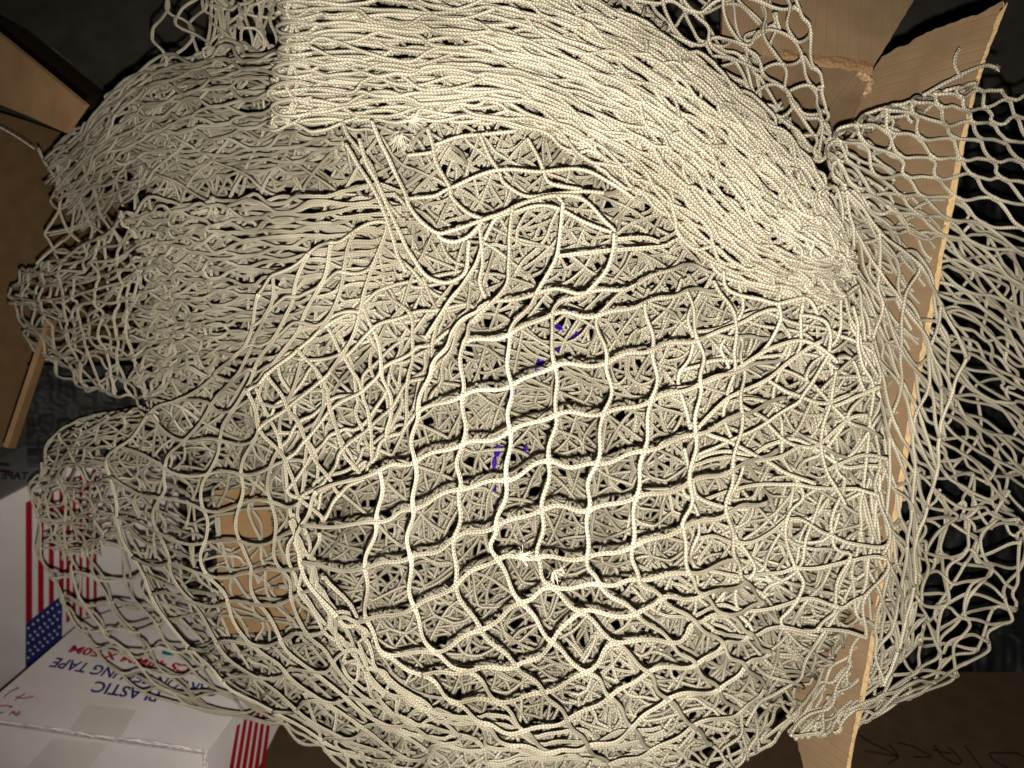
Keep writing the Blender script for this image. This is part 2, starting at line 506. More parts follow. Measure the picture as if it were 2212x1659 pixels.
slab('side_wall', [(-60, 225), (60, 262), (141, 290), (300, 420), (300, 700), (190, 850), (90, 790), (60, 850), (22, 965), (-60, 965)], plC, .005, CARD_PLAIN, cl)
plD = Plane((94, 765, .80), (25, 963, .80), (60, 963, .83))
slab('board_edge', [(80, 780), (110, 690), (124, 694), (101, 765), (34, 968), (17, 968)], plD, .005, CARD_PLAIN, cl)
stroke('tape', [(-10, 270), (30, 292), (75, 322)], Plane((0, 280, .80), (75, 322, .80), (0, 330, .82)), 2.2, TAPE, cl)  # pale strip that paints the glint along the wall's crease

crumple('dark_cloth', 60, 330, 790, 1010, lambda x, y: .90 + .0002 * (x - 60), CLOTH, 50, 50, .05, 3, 21,
        label='dark grey cloth in the gap left of the net above the white boxes', category='cloth')

# ---- white cartons lower left
tb = thing('tape_carton', 'white carton with navy and red upside-down tape lettering at lower left', 'carton', P(250, 1600, 1.3))
plP = Plane((448, 1621, 0.845), (0, 1556, 0.896), (560, 1420, 0.986))
slab('lettered_panel', [(-40, 1549), (0, 1556), (215, 1588), (432, 1619), (448, 1620), (507, 1538), (585, 1425), (560, 1290), (330, 1290), (183, 1338), (0, 1496), (-40, 1532)], plP, .004, WHITE, tb)
plQ = Plane((0, 1566, 0.897), (430, 1630, 0.846), (200, 1720, 0.883))
slab('front_panel', [(-40, 1562), (0, 1567), (215, 1600), (436, 1630), (444, 1740), (-40, 1740)], plQ, .004, WHITE, tb, ragged=.35)
plS = Plane((449, 1622, 0.846), (508, 1540, 0.896), (560, 1680, 0.947))
slab('side_panel', [(449, 1623), (508, 1541), (590, 1430), (640, 1480), (608, 1556), (558, 1659), (525, 1740), (446, 1740)], plS, .004, WHITE, tb)
z5 = lambda x, y: (x / 5.04, y / 5.04 + 1329.8)
lettering('lettering', 'PLASTIC', [z5(1755, 828), z5(1050, 708), z5(1690, 944), z5(975, 830)], plP, BLUE, tb)
lettering('lettering', 'CARTON SEALING TAPE', [z5(2420, 778), z5(622, 452), z5(2345, 890), z5(525, 556)], plP, BLUE, tb)
lettering('lettering', 'PCS 48MM X 50M', [z5(2200, 560), z5(800, 318), z5(2120, 645), z5(735, 398)], plP, RED, tb, bold=.035)
stroke('logo', [z5(1765, 395), z5(1850, 410), z5(1935, 400)], plP, 9, TEAL, tb)
for pts in ([(40, 890), (110, 830), (170, 800), (200, 790), (180, 780)], [(160, 920), (220, 880), (275, 848)], [(170, 880), (250, 900), (365, 878)],
            [(-20, 985), (60, 980), (130, 990), (100, 1000)], [(100, 1085), (150, 1040), (170, 1080), (200, 1050), (220, 1045)], [(130, 1050), (180, 1085), (225, 1060)], [(-10, 1060), (40, 1055)]):
    stroke('marker_stroke', [z5(*p) for p in pts], plP, 2.6, RED_MARK, tb)
slab('clear_tape', [z5(*p) for p in ((945, 975), (1485, 1030), (1310, 1335), (755, 1245))], plP, .0001, TAPE, tb, lift=.0007)
slab('clear_tape', [z5(*p) for p in ((575, 1335), (1180, 1395), (935, 1690), (260, 1690))], plQ, .0001, TAPE, tb, lift=.0007)


def bar(q0, q1, q2, q3, pl, mat, parent, name='printed_stripe'):
    return slab(name, [q0, q1, q2, q3], pl, .0002, mat, parent, lift=.0008)


z6 = lambda x, y: (x / 5.76 + 384, y / 5.76 + 1371.5)
for a, b in ((0, 0), (1, 1), (2, 2), (3, 3), (4, 4), (5, 5)):
    xt = 770 + a * 72; xb = 640 + a * 78; yt = 950 if a else 1130
    f = (yt - 950) / 700
    xt = xt + (xb - xt) * f
    bar(z6(xt, yt), z6(xt + 44, yt - 30), z6(xb + 40, 1760), z6(xb - 14, 1760), plS, RED, tb)
ridge('worn_edge', [(-30, 1556), (100, 1574), (215, 1592), (330, 1606), (440, 1625)], 5, .002, Plane((0, 1561, .894), (440, 1625, .843), (200, 1640, .895)), WHITE, tb, 31)
ridge('worn_edge', [(446, 1626), (443, 1660), (440, 1730)], 4, .002, Plane((446, 1626, .844), (440, 1730, .850), (500, 1660, .895)), WHITE, tb, 33)

fb = thing('flag_carton', 'white carton with a red striped flag print at the left edge behind the lettered carton', 'carton', P(60, 1200, 1.3))
plG = Plane((0, 1080, 1.091), (67, 1043, 1.091), (55, 1450, 1.234))
slab('striped_panel', [(-60, 1112), (0, 1081), (67, 1046), (180, 985), (380, 985), (400, 1330), (260, 1345), (183, 1360), (0, 1520), (-60, 1560)], plG, .004, WHITE, fb)
plH = Plane((0, 1080, 1.091), (67, 1045, 1.091), (60, 960, 1.403))
slab('top_panel', [(-60, 1108), (0, 1078), (67, 1043), (150, 1000), (160, 955), (20, 958), (-60, 968)], plH, .004, WHITE, fb)
for x, w, y0, y1 in ((55.5, 14, 1086, 1346), (82, 12.5, 1076, 1326), (105.5, 11, 1064, 1308), (128, 10, 1052, 1290), (143, 8, 1040, 1346), (157, 7, 1034, 1340), (171, 7, 1028, 1336), (186, 7, 1022, 1332), (202, 7, 1014, 1330)):
    bar((x, y0), (x + w, y0 - w * .5), (x + w, y1 - w * .6), (x, y1), plG, RED, fb)
slab('star_field', [(55.5, 1347), (70, 1336), (100, 1312), (135, 1284), (134, 1380), (55, 1449)], plG, .0002, BLUE, fb, lift=.0011)
for i in range(7):
    for j in range(5):
        sx = 61 + i * 10.5 + (j % 2) * 4; sy = 1357 + j * 16 - i * 8.5
        if not (58 < sx < 132 and 1347 - (sx - 55) * .78 + 4 < sy < 1449 - (sx - 55) * .86 - 4):
            continue
        st = []
        for q in range(10):
            r = 3.6 if q % 2 == 0 else 1.6
            st.append((sx + r * math.sin(q * math.pi / 5) * .9, sy - r * math.cos(q * math.pi / 5)))
        slab('star', st, plG, .0001, WHITE, fb, lift=.0016)
lettering('lettering', 'TAPE', [(60, 1036), (2, 1034), (62, 1020), (4, 1018)], plH, BLUE, fb)
stroke('logo', [(-5, 1002), (20, 1004)], plH, 7, TEAL, fb)
stroke('logo', [(-5, 1016), (22, 1018)], plH, 5, RED, fb)

# ---- dark carton along the bottom with marker writing, bags behind
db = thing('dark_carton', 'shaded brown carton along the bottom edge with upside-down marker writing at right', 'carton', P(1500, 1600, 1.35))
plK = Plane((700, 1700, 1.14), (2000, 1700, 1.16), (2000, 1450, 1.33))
slab('side_panel', [(470, 1760), (600, 1480), (900, 1450), (1500, 1440), (1850, 1425), (2000, 1420), (2280, 1415), (2280, 1760)], plK, .005, CARD_SHADED, db)
z7 = lambda x, y: (x / 3.907 + 1646, y / 3.907 + 1330)
for pts in ([(820, 1005), (920, 1070), (1050, 1135), (1155, 1190)], [(870, 1143), (1000, 1162), (1155, 1190)], [(1070, 1085), (1150, 1185), (1110, 1220), (1060, 1250)],
            [(1145, 1070), (1290, 1110), (1380, 1160), (1430, 1190), (1350, 1192), (1280, 1190)], [(1450, 1090), (1530, 1190), (1640, 1250), (1682, 1225), (1620, 1150), (1570, 1110)],
            [(1440, 1128), (1520, 1150), (1600, 1160)], [(1710, 1095), (1790, 1200), (1860, 1300)], [(2240, 1215), (2160, 1165), (2040, 1158), (1922, 1163), (1970, 1230), (2090, 1290)]):
    stroke('marker_stroke', [z7(*p) for p in pts], plK, 3.2, BLACK_MARK, db)
crumple('plastic_bag', 1760, 2290, -60, 1480, lambda x, y: .92 + .00012 * (2212 - x) + .10 * ((y < 120) * (120 - y) / 120.0), BAG, 90, 220, .09, 4, 41,
        mask=[(1950, 150), (2110, 240), (2300, 180), (2300, 1450), (2000, 1450), (1780, 1440), (1760, 700)],
        label='black plastic bag lying behind the torn carton wall at right', category='bag')


# ------------------------------------------------------------------ the net
net = thing('fishing_net', 'tangled heap of beige braided fishing net overflowing the carton', 'net', P(1150, 950, .62))
N_TRI = [0]


def fold(name, label):
    o = bpy.data.objects.new(name, None); COL.objects.link(o); o.parent = net; o.empty_display_size = .01
    o['label'] = label
    return o


def add_cords(paths, parent, sides=8, seed=0, split=True, name='cord', rad=RAD, **props):
    if split:
        for i, p in enumerate(paths):
            if len(p) < 4:
                continue
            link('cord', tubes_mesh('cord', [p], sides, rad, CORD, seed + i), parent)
    else:
        link(name, tubes_mesh(name, paths, sides, rad, CORD, seed), parent, kind='stuff', **props)


def runs(p, ok, mn=5):
    out = []; i = 0; n = len(p)
    while i < n:
        if ok[i]:
            j = i
            while j < n and ok[j]:
                j += 1
            if j - i >= mn:
                out.append(p[i:j])
            i = j
        else:
            i += 1
    return out


def patch(rows, nu, nv, kind='sq', seed=0, dz=0.0, jit=6.0, zj=.003, K=9, crum=0.0, mask=None, dome=0.0, gap=.5, skip=0.0, bow=0.0, flat=1.2, vary=.9):
    """paths of a piece of net laid on the control grid rows[v][u] = (px, py[, depth])"""
    g = Grid(rows)
    dim = len(rows[0][0])
    paths = []
    r_ = np.random.RandomState(seed)

    def ev(u, v, lift):
        q = g(u, v)
        a, b = u * nu, v * nv
        jx = vnoise(a * 1.0 + 3, b * 1.0, seed + 1) * jit; jy = vnoise(a * 1.0, b * 1.0 + 9, seed + 2) * jit
        wx = vnoise(a * 1.9, b * 1.9 + 4, seed + 11) * jit * .35; wy = vnoise(a * 1.9 + 4, b * 1.9, seed + 12) * jit * .35
        cx = vnoise(a * .33, b * .33, seed + 3) * crum; cy = vnoise(a * .33 + 7, b * .33, seed + 4) * crum
        x = q[..., 0] + jx + cx + wx; y = q[..., 1] + jy + cy + wy
        z = (q[..., 2] if dim == 3 else base(x, y)) + dz
        z = z + zj * (vnoise(a * .5, b * .5 + 2, seed + 5) + .5 * vnoise(a * 1.3, b * 1.3, seed + 6))
        z = z - dome * np.clip(4 * u * (1 - u), 0, 1)
        return P(x, y, z - lift), x, y

    def emit(u, v, lift):
        p, x, y = ev(u, v, lift)
        w = u * nu if kind == 'sq' and np.ptp(v) < np.ptp(u) else v * nv
        p = np.concatenate([p, (1 + (.38 if kind == 'sq' else .22) * np.exp(-(np.abs(w - np.round(w)) * 14) ** 2))[:, None]], 1)
        if mask is not None:
            paths.extend(runs(p, inside(x, y, mask)))
        else:
            paths.append(p)
    if kind == 'sq':
        for i in range(nu + 1):
            v = np.linspace(0, 1, nv * K + 1)
            sag = bow * np.sin(v * nv * math.pi) * (1 if i % 2 else -1) / nu
            emit(np.clip(i / nu + 0 * v, 0, 1) + sag, v, .0009 * np.cos(v * nv * math.pi + i * math.pi))
        for j in range(nv + 1):
            u = np.linspace(0, 1, nu * K + 1)
            sag = bow * np.sin(u * nu * math.pi) * (1 if j % 2 else -1) / nv
            emit(u, j / nv + sag, -.0009 * np.cos(u * nu * math.pi + j * math.pi))
    else:
        for i in range(nu):
            v = np.linspace(0, 1, nv * K + 1)
            s = 1 if i % 2 else -1
            ph = np.cos(math.pi * v * nv)
            sh = np.clip(flat * ph, -1, 1)
            A = np.clip(gap * (1 + vary * vnoise(v * nv * .45 + i * .37, v * 0 + i * .21, seed + 31)), .18, .75)
            us = i + .5 + .6 * vary * vnoise(v * 4 + 2, v * 0 + i * .6, seed + 33)
            if skip and r_.rand() < skip:
                continue
            emit(np.clip((us + s * A * sh) / nu, -.01, 1.01), v, .0007 * s * ph)
    return paths


def fill(poly, dz, cell, squash, ang, seed, crum=60, zamp=.012, K=6, jit=8, kind='dia', zfun=None):
    """a crumpled layer of net covering an outline"""
    xs = [p[0] for p in poly]; ys = [p[1] for p in poly]
    cx, cy = (min(xs) + max(xs)) / 2, (min(ys) + max(ys)) / 2
    R = .55 * math.hypot(max(xs) - min(xs), max(ys) - min(ys)) + crum
    ca, sa = math.cos(ang), math.sin(ang)
    wu, wv = cell * squash, cell
    nu = int(2 * R / wu); nv = int(2 * R / wv)
    paths = []

    def ev(a, b, lift):
        if squash < .6:
            a = a + 1.7 * vnoise(a * .28 + 11, b * .16, seed + 15)
        X = (a - nu / 2) * wu + 3.0 * vnoise(b * 1.7, a * .5, seed + 16); Y = (b - nv / 2) * wv
        n1 = vnoise(X / 170 + 30, Y / 170 + 30, seed) * crum + vnoise(X / 70 + 30, Y / 70 + 30, seed + 7) * crum * .30
        n2 = vnoise(X / 170 + 10, Y / 170 + 30, seed + 1) * crum + vnoise(X / 70 + 10, Y / 70 + 30, seed + 8) * crum * .30
        x = cx + ca * X - sa * Y + n1 + vnoise(a, b, seed + 3) * jit
        y = cy + sa * X + ca * Y + n2 + vnoise(a + 5, b, seed + 4) * jit
        zb = base(x, y) if zfun is None else zfun(x, y)
        z = zb + dz + zamp * (1.5 * vnoise(X / 190 + 20, Y / 190 + 20, seed + 5) + .35 * vnoise(X / 60 + 20, Y / 60 + 20, seed + 6))
        return P(x, y, z - lift), x, y
    if kind == 'dia':
        for i in range(nu):
            b = np.linspace(0, nv, nv * K + 1); s = 1 if i % 2 else -1
            ph = np.cos(math.pi * b); sh = np.clip(1.25 * ph, -1, 1)
            p, x, y = ev(i + .5 + s * .5 * sh, b, .0007 * s * ph)
            paths += runs(p, inside(x, y, poly))
    else:
        for i in range(nu + 1):
            b = np.linspace(0, nv, nv * K + 1)
            p, x, y = ev(i + 0 * b, b, .0009 * np.cos(b * math.pi + i * math.pi)); paths += runs(p, inside(x, y, poly))
        for j in range(nv + 1):
            a = np.linspace(0, nu, nu * K + 1)
            p, x, y = ev(a, j + 0 * a, -.0009 * np.cos(a * math.pi + j * math.pi)); paths += runs(p, inside(x, y, poly))
    return paths


def trace(pts, z, tf=lambda x, y: (x, y), n=10, zj=.002, wob=1.5, seed=0):
    """one cord through the given places; z number or list (metres below the lens)"""
    q = np.array([tf(p[0], p[1]) for p in pts], float)
    zz = np.array([z] * len(q) if np.isscalar(z) else z, float)
    L = np.linalg.norm(np.diff(q, axis=0), axis=1).sum()
    m = max(8, int(L / 6))
    c = cr1(np.concatenate([q, zz[:, None]], 1), np.linspace(0, len(q) - 1, m))
    s = np.linspace(0, L, m)
    x = c[:, 0] + wob * vnoise(s / 40, s * 0 + seed * .37, 91); y = c[:, 1] + wob * vnoise(s / 40, s * 0 + seed * .37 + .5, 92)
    return P(x, y, c[:, 2] + zj * vnoise(s / 60, s * 0 + seed * .7, 93))


t2 = lambda x, y: (737 + x / 3, y / 3)
t5 = lambda x, y: (737 + x / 3, 553 + y / 3)
t6 = lambda x, y: (1474 + x / 3, 553 + y / 3)
t8 = lambda x, y: (737 + x / 3, 1106 + y / 3)
zz2 = lambda x, y: (x / 6.72, 274 + y / 6.72)

# ---- what fills the heap: crumpled layers
FLAPCOVER = [[(430, 1195), (540, 1175), (680, 1170), (680, 1270), (560, 1262), (430, 1262)], [(585, 1250), (690, 1230), (690, 1380), (600, 1375)], [(440, 1070), (470, 1070), (490, 1380), (440, 1370)]]
HEAP = [(640, -40), (1340, -40), (1450, 60), (1560, 190), (1700, 300), (1800, 420), (1850, 560), (1880, 800), (1880, 1100), (1850, 1300), (1790, 1430), (1690, 1500),
        (1500, 1620), (1400, 1700), (950, 1700), (850, 1570), (760, 1420), (660, 1330), (560, 1060), (480, 1060), (420, 1000), (330, 900), (312, 860), (330, 790), (292, 720), (322, 640), (300, 560), (325, 500), (285, 470), (330, 420), (230, 330),
        (310, 150), (440, 112), (620, 118)]
layers = []
for i, (dz, cell, sq_, ang, crum, kd, za) in enumerate([
        (-.016, 86, .85, .5, 40, 'sq', .010), (-.004, 78, .50, 1.9, 40, 'dia', .009), (.008, 76, .34, 2.7, 40, 'dia', .009), (.019, 74, .27, 1.2, 36, 'dia', .008),
        (.030, 74, .25, .2, 36, 'dia', .008), (.040, 74, .24, 2.2, 36, 'dia', .008), (.050, 74, .22, .8, 30, 'dia', .008), (.060, 70, .20, 1.7, 30, 'dia', .008)]):
    layers += fill(HEAP, dz, cell, sq_, ang, 100 + 20 * i, crum, za, kind=kd, K=8, jit=6)
add_cords(layers, net, 6, 5, split=False, name='crumpled_netting', label='dense crumpled netting filling the heap under the upper folds')
print('layers', len(layers), sum(len(p) for p in layers))

# ---- F1: tight stretched band across the top
B1 = [[(740, -140, .535), (730, -40, .53), (720, 60, .525), (730, 160, .525), (700, 262, .53)], [(668, -140, .52), (636, -40, .512), (646, 60, .508), (630, 160, .508), (632, 270, .512)],
      [(652, -140, .492), (622, -40, .482), (632, 60, .478), (614, 160, .48), (610, 268, .489)],
      [(850, -150, .485), (850, -40, .473), (850, 70, .466), (842, 168, .466), (830, 266, .478)],
      [(1100, -100, .482), (1100, 0, .468), (1100, 95, .462), (1090, 180, .462), (1072, 264, .470)],
      [(1330, 10, .484), (1335, 95, .468), (1330, 180, .460), (1305, 265, .460), (1265, 340, .466)],
      [(1520, 130, .487), (1520, 215, .468), (1500, 300, .460), (1460, 375, .461), (1410, 440, .468)],
      [(1700, 290, .492), (1685, 370, .478), (1650, 450, .470), (1610, 525, .468), (1570, 590, .474)],
      [(1800, 440, .497), (1790, 490, .487), (1770, 540, .482), (1740, 590, .482), (1710, 645, .484)],
      [(1836, 560, .505), (1836, 575, .50), (1832, 592, .497), (1820, 620, .497), (1805, 655, .500)]]
f = fold('stretched_fold', 'tight band of stretched mesh running across the top of the heap')
add_cords(patch(B1, 29, 18, 'dia', 11, jit=15, zj=.005, K=10, gap=.66, flat=1.1, crum=14), f, 8, 1000)
link('under_ply', tubes_mesh('under_ply', patch(B1, 31, 17, 'dia', 12, dz=.007, jit=14, zj=.004, K=8, gap=.46) + patch(B1, 30, 19, 'dia', 13, dz=.018, jit=18, zj=.004, K=8), 8, RAD, CORD, 2), f, kind='stuff')

lp = [trace([(626 + 7 * math.sin(q * 2.1 + 1), -30 + q * 27) for q in range(12)], .474, seed=3), trace([(638 + 6 * math.sin(q * 1.7), -40 + q * 26) for q in range(12)], .476, seed=4)]
for q, (y, w, h) in enumerate(((12, 14, 26), (60, 18, 30), (108, 12, 22), (150, 22, 34), (196, 30, 44), (232, 26, 40), (86, 10, 20))):
    lp.append(trace([(668, y - h * .3), (640, y - h * .42), (620 - w * .5, y - h * .3), (614 - w, y), (618 - w * .6, y + h * .4), (640, y + h * .5), (672, y + h * .35)], [.47, .468, .474, .482, .476, .47, .472], seed=10 + q))
add_cords(lp, f, 8, 1060)

# ---- F2: open fringe over the carton flap, top right
B2 = [[(1330, -60), (1470, -60), (1620, -60), (1738, -60)], [(1400, 60), (1530, 70), (1650, 60), (1746, 70)],
      [(1520, 165), (1610, 165), (1700, 165), (1775, 160)], [(1640, 255), (1700, 250), (1750, 250), (1793, 240)], [(1755, 335), (1768, 335), (1778, 335), (1786, 335)]]
f = fold('fringe', 'open mesh fringe over the carton flap at upper right')
add_cords(patch([[(x, y, .545) for x, y in r] for r in B2], 6, 7, 'sq', 21, jit=16, zj=.006, bow=.12), f, 8, 1100)
B2b = [[(x - 50 * (i < 4), y, .565) for x, y in r] for i, r in enumerate(B2)]
link('under_ply', tubes_mesh('under_ply', patch(B2b, 8, 9, 'sq', 22, jit=26, zj=.008, crum=18, mask=[(1300, -60), (1640, -60), (1690, 60), (1640, 130), (1700, 240), (1760, 330), (1600, 330)]), 8, RAD, CORD, 3), f, kind='stuff')

# ---- F3: hanging fringe, top left
B3 = [[(330, -60), (430, -60), (540, -60), (625, -60)], [(333, 40), (430, 40), (540, 40), (622, 40)], [(330, 150), (430, 145), (540, 140), (620, 135)]]
f = fold('fringe', 'loose vertical strands hanging at the top left of the heap')
link('upper_ply', tubes_mesh('upper_ply', patch([[(x, y, .66) for x, y in r] for r in B3], 8, 3, 'dia', 31, jit=10, zj=.01, K=12, vary=.4), 8, RAD, CORD, 9), f, kind='stuff')
link('under_ply', tubes_mesh('under_ply', patch([[(x + 60 * (k < 2), y, .64) for k, (x, y) in enumerate(r)] for r in B3], 9, 4, 'dia', 32, jit=24, zj=.012) +
     patch([[(x + 130 * (k == 0) + 60 * (k == 1), y, .635) for k, (x, y) in enumerate(r)] for r in B3], 9, 4, 'sq', 33, jit=24, zj=.012), 8, RAD, CORD, 3), f, kind='stuff')

# ---- A: upper left lobe
BA = [[(740, 118, .535), (735, 190, .53), (730, 275, .53), (740, 350, .535)], [(660, 112, .545), (655, 190, .54), (650, 275, .545), (660, 360, .555)], [(525, 108, .58), (520, 190, .57), (520, 285, .57), (540, 370, .575)],
      [(425, 110, .595), (405, 200, .59), (405, 295, .59), (430, 390, .59)], [(305, 142, .63), (295, 225, .615), (295, 320, .61), (330, 410, .61)],
      [(200, 250, .655), (200, 310, .645), (215, 370, .64), (255, 440, .64)], [(102, 338, .69), (118, 390, .68), (140, 450, .675), (190, 500, .675)]]
BA = lower(BA)
BA = [[(x, y, z + (-.01, -.005, .012, .04)[k_]) for k_, (x, y, z) in enumerate(r)] for r in BA]
f = fold('side_fold', 'upper left lobe of horizontal strands')
link('upper_ply', tubes_mesh('upper_ply', patch(BA, 17, 10, 'dia', 41, dz=-.036, jit=10, zj=.005, vary=.35, gap=.47), 8, RAD, CORD, 9), f, kind='stuff')
link('under_ply', tubes_mesh('under_ply', patch(BA, 16, 10, 'dia', 42, dz=-.012, jit=16, zj=.008, crum=16) + patch(BA, 18, 11, 'dia', 43, dz=.015, jit=20, zj=.008, crum=20) + fill([(300, 140), (200, 250), (98, 340), (125, 440), (230, 505), (330, 450)], .025, 60, .45, .4, 4401, 30, .01) + fill([(300, 140), (200, 250), (104, 340), (140, 430), (240, 500), (330, 450)], .04, 60, .3, 2.4, 4441, 30, .01), 8, RAD, CORD, 3), f, kind='stuff')
hang = []
for i, (pts, z) in enumerate([
        ([(560, 300), (650, 500), (830, 790), (780, 950), (850, 1060), (860, 1190), (740, 1400), (650, 1550), (720, 1659)], .69),
        ([(800, 380), (870, 750), (900, 950), (860, 1190), (960, 1470), (1030, 1560), (1150, 1659)], .69),
        ([(840, 480), (930, 780), (1000, 980), (1080, 1100), (1040, 1480), (1030, 1560), (930, 1659)], .685),
        ([(900, 560), (1030, 900), (1130, 1040), (1300, 1380), (1340, 1500), (1310, 1659)], .68),
        ([(650, 1550), (950, 1490), (1300, 1370), (1560, 1290)], .695), ([(720, 1580), (1050, 1500), (1280, 1420), (1540, 1560)], .69),
        ([(1100, 480), (1200, 560), (1250, 780), (1380, 950), (1450, 1250), (1600, 1480)], .66),
        ([(1400, 380), (1480, 560), (1640, 720), (1720, 950), (1780, 1140)], .655), ([(780, 1000), (740, 1090), (830, 1190), (960, 1170), (1060, 1090), (1180, 960)], .695),
        ([(930, 1659), (700, 1830), (520, 2000)], .70), ([(1310, 1659), (1250, 1800), (1040, 1830)], .69), ([(720, 1659), (820, 1820), (1040, 1830)], .69)]):
    hang.append(trace(pts, z + .09, zz2, seed=i))
add_cords(hang, f, 8, 1250)

# ---- B: left folds either side of a gather line
BR = [[(860, 425, .535), (870, 540, .535), (820, 660, .54), (660, 770, .56)], [(650, 435, .55), (650, 550, .545), (650, 680, .55), (545, 780, .57)],
      [(480, 440, .575), (470, 560, .565), (475, 680, .57), (440, 790, .59)], [(370, 445, .59), (370, 560, .58), (375, 690, .59), (385, 800, .605)],
      [(268, 470, .605), (304, 580, .60), (276, 700, .605), (318, 868, .62)]]
BR = lower(BR)
BR = [[(x, y, z + (-.035, .0, .012, -.01)[k_]) for k_, (x, y, z) in enumerate(r)] for r in BR]
f = fold('side_fold', 'middle left lobe gathered along a vertical line of joints')
link('upper_ply', tubes_mesh('upper_ply', patch(BR, 25, 10, 'dia', 51, dz=-.034, jit=10, zj=.005, vary=.45, gap=.5), 8, RAD, CORD, 9), f, kind='stuff')
BL = [[(268, 470, .605), (304, 580, .60), (276, 700, .605), (318, 868, .62)], [(205, 525, .63), (190, 610, .62), (205, 720, .625), (240, 855, .64)],
      [(125, 560, .66), (105, 630, .645), (130, 745, .65), (180, 835, .665)], [(60, 585, .695), (24, 620, .69), (45, 700, .69), (105, 785, .69)]]
BL = lower(BL)
add_cords(patch(BL, 10, 7, 'sq', 52, dz=-.012, jit=12, zj=.006), f, 8, 1350)
link('under_ply', tubes_mesh('under_ply', patch(BR, 22, 10, 'dia', 53, dz=-.01, jit=22, zj=.008, crum=20) + patch(BR, 12, 10, 'sq', 55, dz=-.004, jit=18, zj=.008, crum=20) +
     patch(BL, 14, 7, 'dia', 54, dz=.01, jit=16, zj=.01, crum=10) + fill([(350, 450), (270, 480), (130, 562), (27, 605), (48, 690), (105, 775), (150, 800), (230, 710), (290, 770), (360, 880)], .03, 58, .5, 1.2, 5501, 26, .01), 8, RAD, CORD, 3), f, kind='stuff')

# ---- C: low left lobe hanging over the white cartons
BC = [[(200, 900), (260, 888), (330, 882), (400, 890)], [(130, 935), (200, 925), (280, 915), (360, 920)], [(86, 1010), (165, 1010), (250, 1000), (330, 1010)], [(76, 1090), (160, 1090), (240, 1090), (320, 1110)],
      [(94, 1200), (165, 1200), (235, 1200), (320, 1210)], [(130, 1285), (200, 1290), (270, 1295), (350, 1290)], [(185, 1372), (255, 1375), (330, 1370), (410, 1360)],
      [(255, 1442), (320, 1450), (400, 1450), (480, 1440)], [(335, 1500), (410, 1520), (490, 1520), (570, 1500)], [(470, 1535), (540, 1550), (610, 1560), (680, 1540)]]
f = fold('hanging_fold', 'lower left curtain of open mesh hanging over the white cartons')
zc = lambda d: [[(x, y, d - .00004 * max(0, y - 1200) + .0001 * (150 - x) * (x < 150)) for x, y in r] for r in BC]
add_cords(patch(zc(.80), 4, 14, 'sq', 61, jit=9, zj=.006, bow=.08), f, 8, 1400)
link('under_ply', tubes_mesh('under_ply', patch(zc(.84), 4, 14, 'sq', 62, jit=14, zj=.006, bow=.08), 8, RAD, CORD, 3), f, kind='stuff')
CT = [(250, 888), (130, 932), (86, 1005), (76, 1090), (95, 1180), (140, 1215), (220, 1200), (250, 1160), (300, 1130), (330, 1000), (345, 885)]
link('under_ply', tubes_mesh('under_ply', fill(CT, -.03, 44, .5, .5, 631, 25, .012) + fill(CT, -.015, 44, .5, 2.0, 632, 25, .012) + fill(CT, .0, 54, .3, 1.2, 633, 25, .012), 6, RAD, CORD, 3), f, kind='stuff')

# ---- D: wide sheet of squares left of the middle
BD = [[(560, 640, .53), (610, 590, .525), (690, 540, .52), (760, 510, .515), (830, 480, .51)], [(520, 750, .555), (560, 720, .545), (630, 690, .535), (710, 660, .53), (790, 640, .525)],
      [(440, 830, .59), (500, 830, .57), (560, 820, .555), (630, 810, .545), (720, 790, .54)], [(325, 900, .615), (420, 950, .59), (510, 950, .575), (590, 940, .56), (680, 920, .555)],
      [(234, 1010, .63), (370, 1065, .60), (480, 1075, .59), (570, 1065, .575), (650, 1055, .565)], [(258, 1140, .635), (375, 1180, .605), (485, 1195, .59), (580, 1195, .58), (660, 1180, .57)],
      [(333, 1290, .635), (430, 1305, .61), (530, 1310, .595), (620, 1300, .58), (690, 1280, .57)], [(460, 1455, .635), (540, 1440, .61), (620, 1430, .60), (690, 1420, .585), (745, 1390, .575)],
      [(620, 1565, .62), (690, 1550, .60), (750, 1540, .59), (810, 1530, .58), (860, 1500, .57)], [(800, 1650, .61), (850, 1640, .60), (900, 1630, .59), (950, 1610, .58), (990, 1590, .575)]]
BD = lower(BD, .00018)
f = fold('open_sheet', 'wide sheet of open squares sweeping down the left of the middle')
add_cords(patch(BD, 5, 15, 'sq', 71, dz=-.035, jit=8, zj=.005, bow=.1), f, 8, 1500)
DM = [(330, 900), (560, 640), (830, 480), (860, 640), (720, 900), (660, 1080), (700, 1300), (800, 1450), (1000, 1600), (800, 1640), (600, 1560), (440, 1440), (330, 1290), (256, 1140), (236, 1010)]
DLOW = [(330, 910), (640, 900), (640, 1060), (470, 1080), (450, 1330), (640, 1370), (690, 1330), (760, 1440), (960, 1590), (900, 1640), (620, 1560), (450, 1440), (345, 1300), (262, 1140), (240, 1010)]
link('under_ply', tubes_mesh('under_ply', patch(BD, 6, 17, 'sq', 72, dz=.055, jit=18, zj=.008, crum=22) + fill(DLOW, .02, 60, .5, .6, 741, 45, .014) + fill(FLAPCOVER[0], -.02, 50, .4, .3, 7601, 20, .01) + fill(FLAPCOVER[1], -.02, 50, .45, 1.4, 7701, 20, .01) + fill(FLAPCOVER[2], -.02, 50, .5, 1.0, 7801, 20, .01) + fill(DLOW, .05, 60, .35, 2.1, 742, 45, .014)
     + patch(BD[3:], 6, 12, 'sq', 75, dz=.08, jit=24, zj=.008, crum=26), 7, RAD, CORD, 3), f, kind='stuff')

